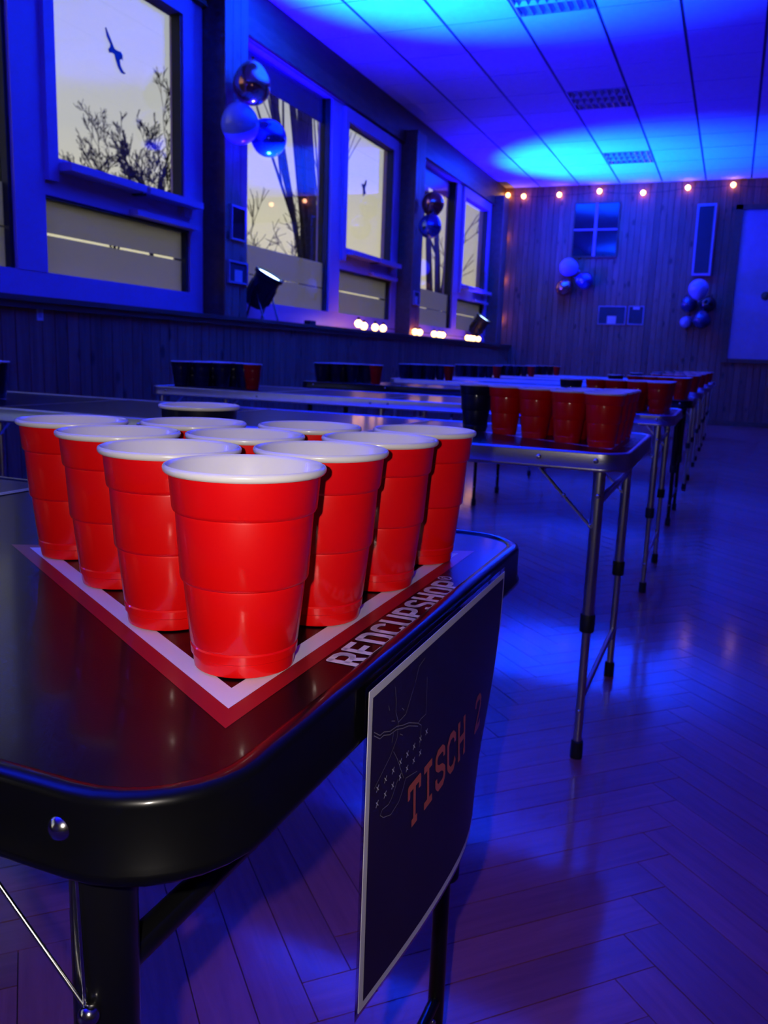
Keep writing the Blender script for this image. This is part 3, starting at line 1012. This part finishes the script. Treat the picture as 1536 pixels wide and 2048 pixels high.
for ln in ([(0.5081, 0.6374), (0.5139, 0.6383), (0.5242, 0.6376), (0.5242, 0.665)], [(0.5081, 0.6374), (0.5150, 0.6330), (0.5124, 0.6183)],
           [(0.4624, 0.6806), (0.4652, 0.6694), (0.465, 0.6626), (0.4702, 0.6537), (0.4687, 0.6432), (0.4575, 0.6357), (0.4449, 0.6307), (0.4328, 0.6258)],
           [(0.4969, 0.6672), (0.4918, 0.662), (0.4835, 0.6539), (0.4702, 0.6537)],
           [(0.4633, 0.6365), (0.4701, 0.6286), (0.4828, 0.609)],
           [(0.4725, 0.6132), (0.4621, 0.6049), (0.4571, 0.6032), (0.4471, 0.6049), (0.4440, 0.6025), (0.4491, 0.5984), (0.4614, 0.5939), (0.4751, 0.5961), (0.4818, 0.6015), (0.4867, 0.6071), (0.5083, 0.602)],
           [(0.4520, 0.672), (0.4540, 0.668)], [(0.4760, 0.661), (0.4800, 0.658)], [(0.4580, 0.6595), (0.4640, 0.6570)], [(0.4740, 0.6440), (0.4790, 0.6410)], [(0.4620, 0.6500), (0.4600, 0.6440)],
           [(0.5000, 0.670), (0.5060, 0.679), (0.5180, 0.681)]):
    ribbon(mb, ln, 0.0005, f0)
mb.build('printed_map_lines', M['paper_grey'], paper)

# ------------------------------------------------------------------ stage lamps on the ledge
def stage_lamp(base, aim, label, beam=1.0, spill=1.0, spot=72):
    t = thing('stage_lamp', label, 'spotlight', base, 0, 'blue stage lamps on the window ledge')
    d = Vector(aim).normalized()
    c = Vector((0, 0, 0.225))
    Mq = Matrix.Translation(c) @ d.to_track_quat('Z', 'Y').to_matrix().to_4x4()
    body = MB().lathe([(0.05, -0.145), (0.078, -0.13), (0.090, -0.09), (0.096, 0.085), (0.108, 0.09), (0.110, 0.115), (0.100, 0.118), (0.098, 0.10)], 32, Mq, True, False).build('housing', M['can'], t, 35)
    for a in range(0, 360, 30):
        fin = MB().obox((0.092 * math.cos(R(a)), 0.092 * math.sin(R(a)), -0.03), (0.008 * math.cos(R(a)), 0.008 * math.sin(R(a)), 0), (-0.003 * math.sin(R(a)), 0.003 * math.cos(R(a)), 0), (0, 0, 0.06))
        fin.v = [tuple(Mq @ Vector(p)) for p in fin.v]
        fin.build('cooling_fin', M['can'], body)
    MB().lathe([(0.0005, 0.108), (0.05, 0.107), (0.0975, 0.102)], 32, Mq).build('lens', M['lens'], t, 180)
    side = d.cross(Vector((0, 0, 1))).normalized()
    fwd = Vector((0, 0, 1)).cross(side).normalized()
    for s in (-1, 1):
        piv = c + side * s * 0.116
        MB().bar(piv, Vector((piv.x, piv.y, 0.004)) + fwd * 0.07, 0.022, 0.005, fwd).build('yoke_leg', M['can'], t)
        MB().bar(piv, Vector((piv.x, piv.y, 0.004)) - fwd * 0.07, 0.022, 0.005, fwd).build('yoke_leg', M['can'], t)
        MB().tube([piv - side * s * 0.02, piv + side * s * 0.018], 0.014, 12).build('yoke_knob', M['can'], t, 50)
    for (nm, w, size, blend, colr, rad) in (('beam', BEAM_W * beam, spot, 0.95, BEAM_COL, 0.06), ('spill', SPILL_W * spill, 138, 0.9, SPILL_COL, 0.09)):
        ld = bpy.data.lights.new('stage_lamp_' + nm, 'SPOT')
        ld.energy = w
        ld.color = colr
        ld.spot_size = R(size)
        ld.spot_blend = blend
        ld.shadow_soft_size = rad
        lo = bpy.data.objects.new('stage_lamp_' + nm, ld)
        COL.objects.link(lo)
        lo.parent = t
        lo.matrix_local = Matrix.Translation(c + d * 0.128) @ (-d).to_track_quat('Z', 'Y').to_matrix().to_4x4()
    t.scale = (1.12, 1.12, 1.12)
    return t
LZ = 1.125
stage_lamp((-3.58, 6.08, LZ), (0.50, 0.03, 0.86), 'black stage lamp glowing blue on the ledge beside the large tree window')
stage_lamp((-3.58, 12.42, LZ), (0.56, 0.0, 0.82), 'black stage lamp glowing blue on the ledge near the corner by the end wall')
stage_lamp((-3.58, 0.20, LZ), (0.60, 0.25, 0.78), 'black stage lamp added out of view on the ledge left of the picture', 0.12, 0.75)  # unseen lamp, added for more blue light around the near tables
tag(MB().obox((-3.53, 6.83, LZ + 0.018), (0.03, 0, 0), (0, 0.055, 0), (0, 0, 0.017)).build('power_adapter', M['rubber']), 'small black power adapter on the window ledge right of the stage lamp', 'adapter')

# ------------------------------------------------------------------ string lights
bulb_me = None
def string_light(label, bulbs, hang=None, closed=False, r=0.030):
    global bulb_me
    b0 = Vector(bulbs[0])
    t = thing('string_light', label, 'string lights', b0)
    pts = []
    for i in range(len(bulbs) - 1):
        a, b = Vector(bulbs[i]) - b0, Vector(bulbs[i + 1]) - b0
        for k in range(8):
            s = k / 8.0
            p = a.lerp(b, s)
            if hang: p = p + Vector(hang) * (4 * s * (1 - s)) * (b - a).length
            pts.append(p)
    pts.append(Vector(bulbs[-1]) - b0)
    MB().tube(pts, 0.004, 6).build('cord', M['cord'], t, 60)
    for q in bulbs:
        p = Vector(q) - b0
        if bulb_me is None:
            o = MB().lathe([(0.001, -0.040), (0.018, -0.036), (0.032, -0.020), (0.038, 0.0), (0.032, 0.017), (0.019, 0.028), (0.012, 0.034)], 12).build('bulb', M['bulb'], t, 180)
            bulb_me = o.data
            o.location = p
            s = MB().tube([(0, 0, 0.032), (0, 0, 0.058)], 0.013, 10).build('socket', M['cord'], o, 60)
            string_light.sock = s.data
        else:
            o = put('bulb', bulb_me, t, p)
            put('socket', string_light.sock, o)
    return t
YL = YB - 0.075
string_light('warm string lights across the top of the end wall', [(-3.66, YL, 3.512), (-3.40, YL, 3.485), (-2.825, YL, 3.489), (-2.20, YL, 3.52), (-1.54, YL, 3.474), (-0.895, YL, 3.525), (-0.262, YL, 3.54), (0.42, YL, 3.50), (1.1, YL, 3.52)], (0, 0, -0.035))
string_light('warm string lights hanging down the corner of the end wall', [(-3.70, YL, 2.852), (-3.69, YL, 2.18), (-3.69, YL, 1.545)], (0.02, 0, 0))
XL = -3.50
string_light('warm string lights lying along the window ledge', [(XL, 7.82, LZ + .060), (XL, 7.96, LZ + .041), (XL, 8.25, LZ + .041), (XL, 8.47, LZ + .041), (XL, 9.46, LZ + .041), (XL, 9.62, LZ + .041), (XL, 10.15, LZ + .041), (XL, 10.35, LZ + .041), (XL, 10.49, LZ + .041), (XL, 11.6, LZ + .041), (XL, 11.76, LZ + .041), (XL, 11.92, LZ + .041), (XL + .01, 12.12, LZ + .041)], (0, 0, -0.0))

# ------------------------------------------------------------------ balloons
def balloon(c, r, m, label, aim, group):
    d = Vector(aim).normalized()
    t = thing('balloon', label, 'balloon', c, 0, group)
    Mq = d.to_track_quat('Z', 'Y').to_matrix().to_4x4()
    prof = []
    n = 18
    for i in range(n + 1):
        a = math.pi * i / n
        z = -math.cos(a)
        rr = math.sin(a)
        k = 1.0 if z < 0 else 1.0 + 0.16 * z * z
        prof.append((max(0.0004, r * rr * (1 - 0.05 * max(0, z))), r * z * k))
    MB().lathe(prof, 28, Mq).build('skin', m, t, 180)
    z0 = r * 1.155
    MB().lathe([(r * 0.09, z0 - r * 0.05), (r * 0.045, z0 + r * 0.03), (r * 0.05, z0 + r * 0.06), (r * 0.10, z0 + r * 0.15), (r * 0.085, z0 + r * 0.15)], 14, Mq, False, True).build('knot', m, t, 60)
    return t
g1 = 'balloons on the timber pier beside the tree window'
balloon((-3.40, 5.60, 2.755), 0.138, M['latex_copper'], 'dark copper metallic balloon, top of the cluster beside the tree window', (0.1, -0.1, 1), g1)
balloon((-3.42, 5.475, 2.462), 0.136, M['latex_white'], 'pale blue balloon, left of the cluster beside the tree window', (-0.25, 0.2, 0.9), g1)
balloon((-3.38, 5.81, 2.445), 0.135, M['latex_blue'], 'glossy blue balloon, right of the cluster beside the tree window', (-0.7, -0.1, 0.6), g1)
g2 = 'balloons on the timber pier near the corner'
balloon((-3.40, 9.60, 2.622), 0.132, M['latex_copper'], 'dark copper balloon, upper one of the pair on the far pier', (0, -0.2, -1), g2)
balloon((-3.36, 9.43, 2.345), 0.132, M['latex_blue'], 'glossy blue balloon, lower one of the pair on the far pier', (0.1, 0.3, 1), g2)
g3 = 'balloons on the end wall under the small window'
balloon((-2.575, YB - 0.17, 2.365), 0.145, M['latex_white'], 'pale blue balloon, top of the cluster under the small end-wall window', (0.9, 0, -0.3), g3)
balloon((-2.30, YB - 0.18, 2.15), 0.135, M['latex_blue'], 'glossy blue balloon, right of the cluster under the small end-wall window', (-1, 0, 0.3), g3)
balloon((-2.63, YB - 0.16, 2.045), 0.132, M['latex_copper'], 'copper balloon, lowest of the cluster under the small end-wall window', (0.6, 0, 0.8), g3)
g4 = 'balloons on the end wall below the speaker'
balloon((-0.585, YB - 0.40, 2.02), 0.145, M['latex_white'], 'pale blue balloon, top of the cluster below the slanted speaker', (0.1, 0, -1), g4)
balloon((-0.715, YB - 0.14, 1.81), 0.118, M['latex_navy'], 'navy balloon, left in the middle of the cluster below the speaker', (-0.3, 0, 1), g4)
balloon((-0.445, YB - 0.14, 1.81), 0.115, M['latex_black'], 'black balloon, right in the middle of the cluster below the speaker', (0.4, 0, 1), g4)
balloon((-0.50, YB - 0.27, 1.575), 0.13, M['latex_navy'], 'navy balloon, bottom right of the cluster below the speaker', (0.0, 0, 1), g4)
balloon((-0.735, YB - 0.115, 1.545), 0.088, M['latex_white'], 'small pale blue balloon, bottom left of the cluster below the speaker', (0.6, 0, 0.7), g4)

# ------------------------------------------------------------------ bird stickers on the sash glass
def bird(c, label, outline, s):
    # thin vinyl silhouette lying on the glass; outline in (y, z)
    mb = MB()
    n = len(outline)
    th = 0.0012
    vs = [(th, y * s, z * s) for y, z in outline] + [(0, y * s, z * s) for y, z in outline]
    fs = [tuple(range(n)), tuple(reversed(range(n, 2 * n)))] + [(i, i + n, (i + 1) % n + n, (i + 1) % n) for i in range(n)]
    mb.add(vs, fs)
    o = mb.build('bird_sticker', M['decal'])
    o.location = c
    # n-gon silhouette is concave: triangulate for clean shading
    import bmesh
    bmx = bmesh.new()
    bmx.from_mesh(o.data)
    bmesh.ops.triangulate(bmx, faces=bmx.faces[:])
    bmx.to_mesh(o.data)
    bmx.free()
    return tag(o, label, 'sticker', 'bird stickers on the windows')
raptor = [(-0.50, 0.56), (-0.455, 0.60), (-0.36, 0.47), (-0.20, 0.26), (-0.08, 0.10), (0.05, 0.085), (0.22, 0.10), (0.30, 0.03), (0.30, -0.14), (0.24, -0.10), (0.16, -0.16),
          (0.20, -0.32), (0.32, -0.44), (0.44, -0.47), (0.34, -0.52), (0.20, -0.52), (0.06, -0.40), (-0.04, -0.22), (-0.10, -0.07), (-0.22, -0.06), (-0.34, -0.10), (-0.38, 0.0), (-0.30, 0.07), (-0.28, 0.16), (-0.44, 0.34)]
bird((-3.7895, 4.615, 2.690), 'larger black bird sticker on the window pane nearest the camera', raptor, 0.20)
swift = [(0.30, 0.52), (0.42, 0.50), (0.36, 0.22), (0.22, 0.05), (0.20, -0.10), (0.34, -0.26), (0.22, -0.40), (0.08, -0.36), (0.0, -0.52), (-0.12, -0.50), (-0.10, -0.30), (-0.14, -0.08), (-0.34, 0.10), (-0.30, 0.20), (-0.10, 0.16), (0.08, 0.24), (0.18, 0.40)]
bird((-3.7895, 8.50, 2.610), 'small black bird sticker on the pane between the tree window and the far pier', swift, 0.17)

# ------------------------------------------------------------------ things on the walls
def framed(name, label, cat, c, w, h, axis, inner, card=None, glassy=False):
    t = thing(name, label, cat, c)
    def bx(u0, u1, z0, z1, d0, d1):
        if axis == 'x':      # hangs on a wall facing +x, u runs along y
            return MB().box(d0, d1, u0, u1, z0, z1)
        return MB().box(u0, u1, -d1, -d0, z0, z1)
    fr = MB()
    e = 0.014
    for a in ((-w / 2, w / 2, h / 2 - e, h / 2), (-w / 2, w / 2, -h / 2, -h / 2 + e), (-w / 2, -w / 2 + e, -h / 2 + e, h / 2 - e), (w / 2 - e, w / 2, -h / 2 + e, h / 2 - e)):
        q = bx(*a, 0.001, 0.018)
        fr.add(q.v, q.f)
    fr.build('frame', M['grey_paint'], t)
    bx(-w / 2 + e, w / 2 - e, -h / 2 + e, h / 2 - e, 0.001, 0.008).build('board', inner, t)
    if card:
        bx(card[0], card[1], card[2], card[3], 0.008, 0.010).build('card', M['card'], t)
    if glassy:
        bx(-w / 2 + e, w / 2 - e, -h / 2 + e, h / 2 - e, 0.012, 0.014).build('glass', M['picture_glass'], t)
    return t
framed('notice_frame', 'dark framed notice with a white card, left of two on the end wall', 'frame', (-1.862, YF, 1.635), 0.43, 0.29, 'y', M['dark_board'], (-0.07, 0.07, -0.13, -0.01))
framed('notice_frame', 'narrow dark framed notice, right of two on the end wall', 'frame', (-1.492, YF, 1.64), 0.24, 0.29, 'y', M['dark_board'], (-0.05, 0.05, 0.09, 0.13))
framed('notice_frame', 'dark framed notice with a pale card low on the pier beside the stage lamp', 'frame', (-3.56, 5.665, 1.458), 0.27, 0.165, 'x', M['dark_board'], (-0.045, 0.06, -0.075, 0.02))
framed('picture_frame', 'tall glazed picture frame above the notice on the pier by the stage lamp', 'frame', (-3.56, 5.665, 1.815), 0.20, 0.25, 'x', M['dark_board'], None, True)
framed('notice_frame', 'small dark framed notice on the far pier above the ledge', 'frame', (-3.56, 9.60, 1.56), 0.20, 0.16, 'x', M['dark_board'], (-0.05, 0.04, -0.075, 0.02))
sw = thing('wall_label', 'small pale tag stuck on the boards under the left window', 'tag', (-3.508, 3.60, 1.045))
MB().box(0.0, 0.004, -0.022, 0.022, -0.045, 0.045).build('plate', M['card'], sw)
MB().box(0.004, 0.006, -0.012, 0.012, -0.03, 0.03).build('inset', M['grey_paint'], sw)
sp = thing('column_speaker', 'slanted column loudspeaker with dark grille high on the end wall', 'speaker', (-0.58, YF - 0.06, 2.24))
sp.rotation_euler = (R(3), R(0), R(-6))
MB().box(-0.135, 0.135, -0.06, 0.05, 0.0, 1.03).build('cabinet', M['grey_paint'], sp)
MB().box(-0.105, 0.105, -0.066, -0.060, 0.035, 0.995).build('grille', M['grille'], sp)
MB().box(-0.04, 0.04, 0.05, 0.064, 0.40, 0.62).build('bracket', M['can'], sp)

# ------------------------------------------------------------------ louvred ceiling lamps (switched off)
for q, (i, j) in enumerate(sorted(lamp_cells, key=lambda a: a[1])):
    x, y = GX0 + i * TX, GY0 + j * TY
    t = thing('ceiling_lamp', ['unlit louvred ceiling lamp nearest the camera, inside the bright cyan pool', 'unlit louvred ceiling lamp in the dark middle of the ceiling', 'unlit louvred ceiling lamp closest to the end wall'][q], 'ceiling lamp', (x + TX / 2, y + TY / 2, ZC), 0, 'louvred ceiling lamps')
    hx, hy = TX / 2 - 0.008, TY / 2 - 0.008
    f = MB()
    f.box(-hx, hx, -hy, -hy + 0.012, -0.004, 0.018)
    f.box(-hx, hx, hy - 0.012, hy, -0.004, 0.018)
    f.box(-hx, -hx + 0.012, -hy + 0.012, hy - 0.012, -0.004, 0.018)
    f.box(hx - 0.012, hx, -hy + 0.012, hy - 0.012, -0.004, 0.018)
    f.build('frame', M['louvre'], t)
    MB().box(-hx, hx, -hy, hy, 0.0185, 0.0215).build('reflector', M['lamp_back'], t)
    for yy in (-0.11, 0.11):
        MB().add([(-hx + .012, yy - 0.022, 0.018), (hx - .012, yy - 0.022, 0.018), (hx - .012, yy, -0.012), (-hx + .012, yy, -0.012), (-hx + .012, yy + 0.022, 0.018), (hx - .012, yy + 0.022, 0.018)],
                 [(0, 3, 2, 1), (3, 4, 5, 2), (0, 1, 5, 4)]).build('long_slat', M['louvre'], t)
    sl = None
    for k in range(8):
        xx = -hx + 0.012 + (2 * hx - 0.024) * (k + 0.5) / 8
        if sl is None:
            sl = MB().add([(-0.022, -hy + .012, 0.018), (-0.022, hy - .012, 0.018), (0, hy - .012, -0.012), (0, -hy + .012, -0.012), (0.022, hy - .012, 0.018), (0.022, -hy + .012, 0.018)],
                          [(0, 1, 2, 3), (3, 2, 4, 5), (0, 5, 4, 1)]).build('cross_slat', M['louvre'], t)
            sl.location = (xx, 0, 0)
        else:
            put('cross_slat', sl.data, t, (xx, 0, 0))

# ------------------------------------------------------------------ bare trees outside
def grow(rng, p, d, L, r, depth, segs, up, spread, wob, minr=0.006, ratio=0.62, nk=(3, 4)):
    pts, rad = [p], [r]
    cur, dd = Vector(p), Vector(d)
    n = 4 if depth > 1 else 3
    for i in range(n):
        dd = (dd + Vector((rng.gauss(0, wob), rng.gauss(0, wob), rng.gauss(0, wob) + up))).normalized()
        cur = cur + dd * (L / n)
        pts.append(cur.copy())
        rad.append(max(minr, r * (1 - 0.55 * (i + 1) / n)))
    segs.append((pts, rad, depth))
    if depth <= 0: return
    kids = rng.randint(*nk)
    for c in range(kids):
        i = rng.randint(1, n)
        base = pts[i]
        dirn = (pts[i] - pts[i - 1]).normalized()
        side = dirn.orthogonal().normalized()
        side.rotate(Matrix.Rotation(rng.uniform(0, 6.283), 3, dirn))
        nd = (dirn * math.cos(spread) + side * math.sin(spread) * rng.uniform(0.6, 1.3)).normalized()
        grow(rng, base, nd, L * ratio * rng.uniform(0.75, 1.2), max(minr, rad[i] * rng.uniform(0.5, 0.75)), depth - 1, segs, up, spread, wob, minr, ratio, nk)
def make_tree(label, base, starts, depth, seed, up, spread, wob, minr, ratio=0.62, trunk=None, nk=(3, 4)):
    rng = random.Random(seed)
    t = thing('bare_tree', label, 'tree', base, 0, 'bare trees outside the windows')
    if trunk:
        MB().tube([Vector(p) for p, _ in trunk], [r for _, r in trunk], 10).build('trunk', M['bark'], t, 180)
    segs = []
    for (p, d, L, r) in starts:
        grow(rng, Vector(p), Vector(d).normalized(), L, r, depth, segs, up, spread, wob, minr, ratio, nk)
    limbs, twigs = MB(), MB()
    for pts, rad, dep in segs:
        (limbs if dep >= depth - 1 else twigs).tube(pts, rad, 7 if dep >= depth - 1 else 4, cap=False)
    limbs.build('limbs', M['bark'], t, 180)
    tw = twigs.build('twigs', M['bark'], t, 180)
    tw['kind'] = 'stuff'
    return t
# big upright tree behind the wide pane
st = []
rg = random.Random(4)
for (dy, z0, lean, rad) in ((-0.10, 2.6, -0.52, 0.06), (-0.12, 2.9, -0.43, 0.065), (-0.10, 3.1, -0.36, 0.05), (-0.15, 3.4, -0.29, 0.06), (-0.15, 3.6, -0.23, 0.045), (-0.2, 4.2, -0.20, 0.05), (0.10, 2.4, -0.20, 0.05),
                            (0.30, 2.2, 0.03, 0.06), (0.38, 2.2, 0.05, 0.045), (0.44, 2.4, 0.07, 0.04), (0.30, 2.8, -0.02, 0.045), (0.55, 2.0, 0.06, 0.045), (0.25, 3.4, -0.05, 0.05)):
    st.append(((0.05 * rg.uniform(-1, 1), dy, z0), (0.03, lean, 1), 6.5, rad))
make_tree('large bare tree with many upright limbs behind the wide window pane', (-9.3, 17.95, -0.5), st, 2, 21, 0.015, 0.22, 0.022, 0.008, 0.45,
          [((0, 0, -0.1), 0.42), ((0, 0, 1.5), 0.34), ((0, 0.0, 3.0), 0.28), ((0, -0.1, 4.3), 0.21), ((0, -0.45, 6.5), 0.15), ((0, -0.9, 9.5), 0.10)], (4, 6))
make_tree('twiggy bare shrub tree left of the large tree behind the wide pane', (-8.2, 13.6, -0.5), [((0, 0, 1.2), (0.05, 0.12, 1), 1.9, 0.04), ((0, 0, 1.0), (-0.05, -0.3, 1), 1.9, 0.035), ((0.2, 0.5, 1.2), (0.1, 0.35, 1), 1.7, 0.03)], 4, 8, 0.02, 0.6, 0.12, 0.005, 0.60,
          [((0, 0, -0.1), 0.08), ((0, 0, 1.4), 0.05)], (4, 5))
make_tree('small bare tree behind the near window, right one of two', (-13.0, 16.95, -0.5), [((0, 0, 3.6), (0.02, 0.03, 1), 2.2, 0.045), ((0, 0, 3.5), (0.0, 0.30, 1), 2.0, 0.035), ((0, 0, 3.5), (0.05, -0.22, 1), 1.9, 0.035), ((0, 0, 3.4), (0.05, -0.5, 1), 1.7, 0.03), ((0, 0, 3.8), (0.0, 0.12, 1), 1.8, 0.03)], 4, 31, 0.05, 0.50, 0.09, 0.006, 0.47,
          [((0, 0, -0.1), 0.10), ((0, 0, 3.5), 0.055)], (4, 6))
make_tree('small bare tree behind the near window, left one of two', (-14.6, 17.6, -0.5), [((0, 0, 3.6), (0.02, -0.03, 1), 2.0, 0.04), ((0, 0, 3.4), (0.0, 0.30, 1), 1.7, 0.032), ((0, 0, 3.4), (0.05, -0.34, 1), 1.7, 0.032), ((0, 0, 3.5), (0.0, -0.6, 1), 1.5, 0.03)], 4, 17, 0.05, 0.50, 0.09, 0.006, 0.47,
          [((0, 0, -0.1), 0.10), ((0, 0, 3.6), 0.05)], (4, 6))
make_tree('bare tree seen past the balloons in the far window', (-8.6, 24.8, -0.5), [((0, -0.3, 2.6), (0.02, -0.03, 1), 4.2, 0.12), ((0, 0.4, 2.3), (0.0, 0.10, 1), 4.2, 0.12), ((0, 0, 2.3), (0.05, 0.3, 1), 3.0, 0.08)], 3, 12, 0.05, 0.5, 0.06, 0.012, 0.55,
          [((0, 0, -0.1), 0.22), ((0, 0, 2.6), 0.17)])
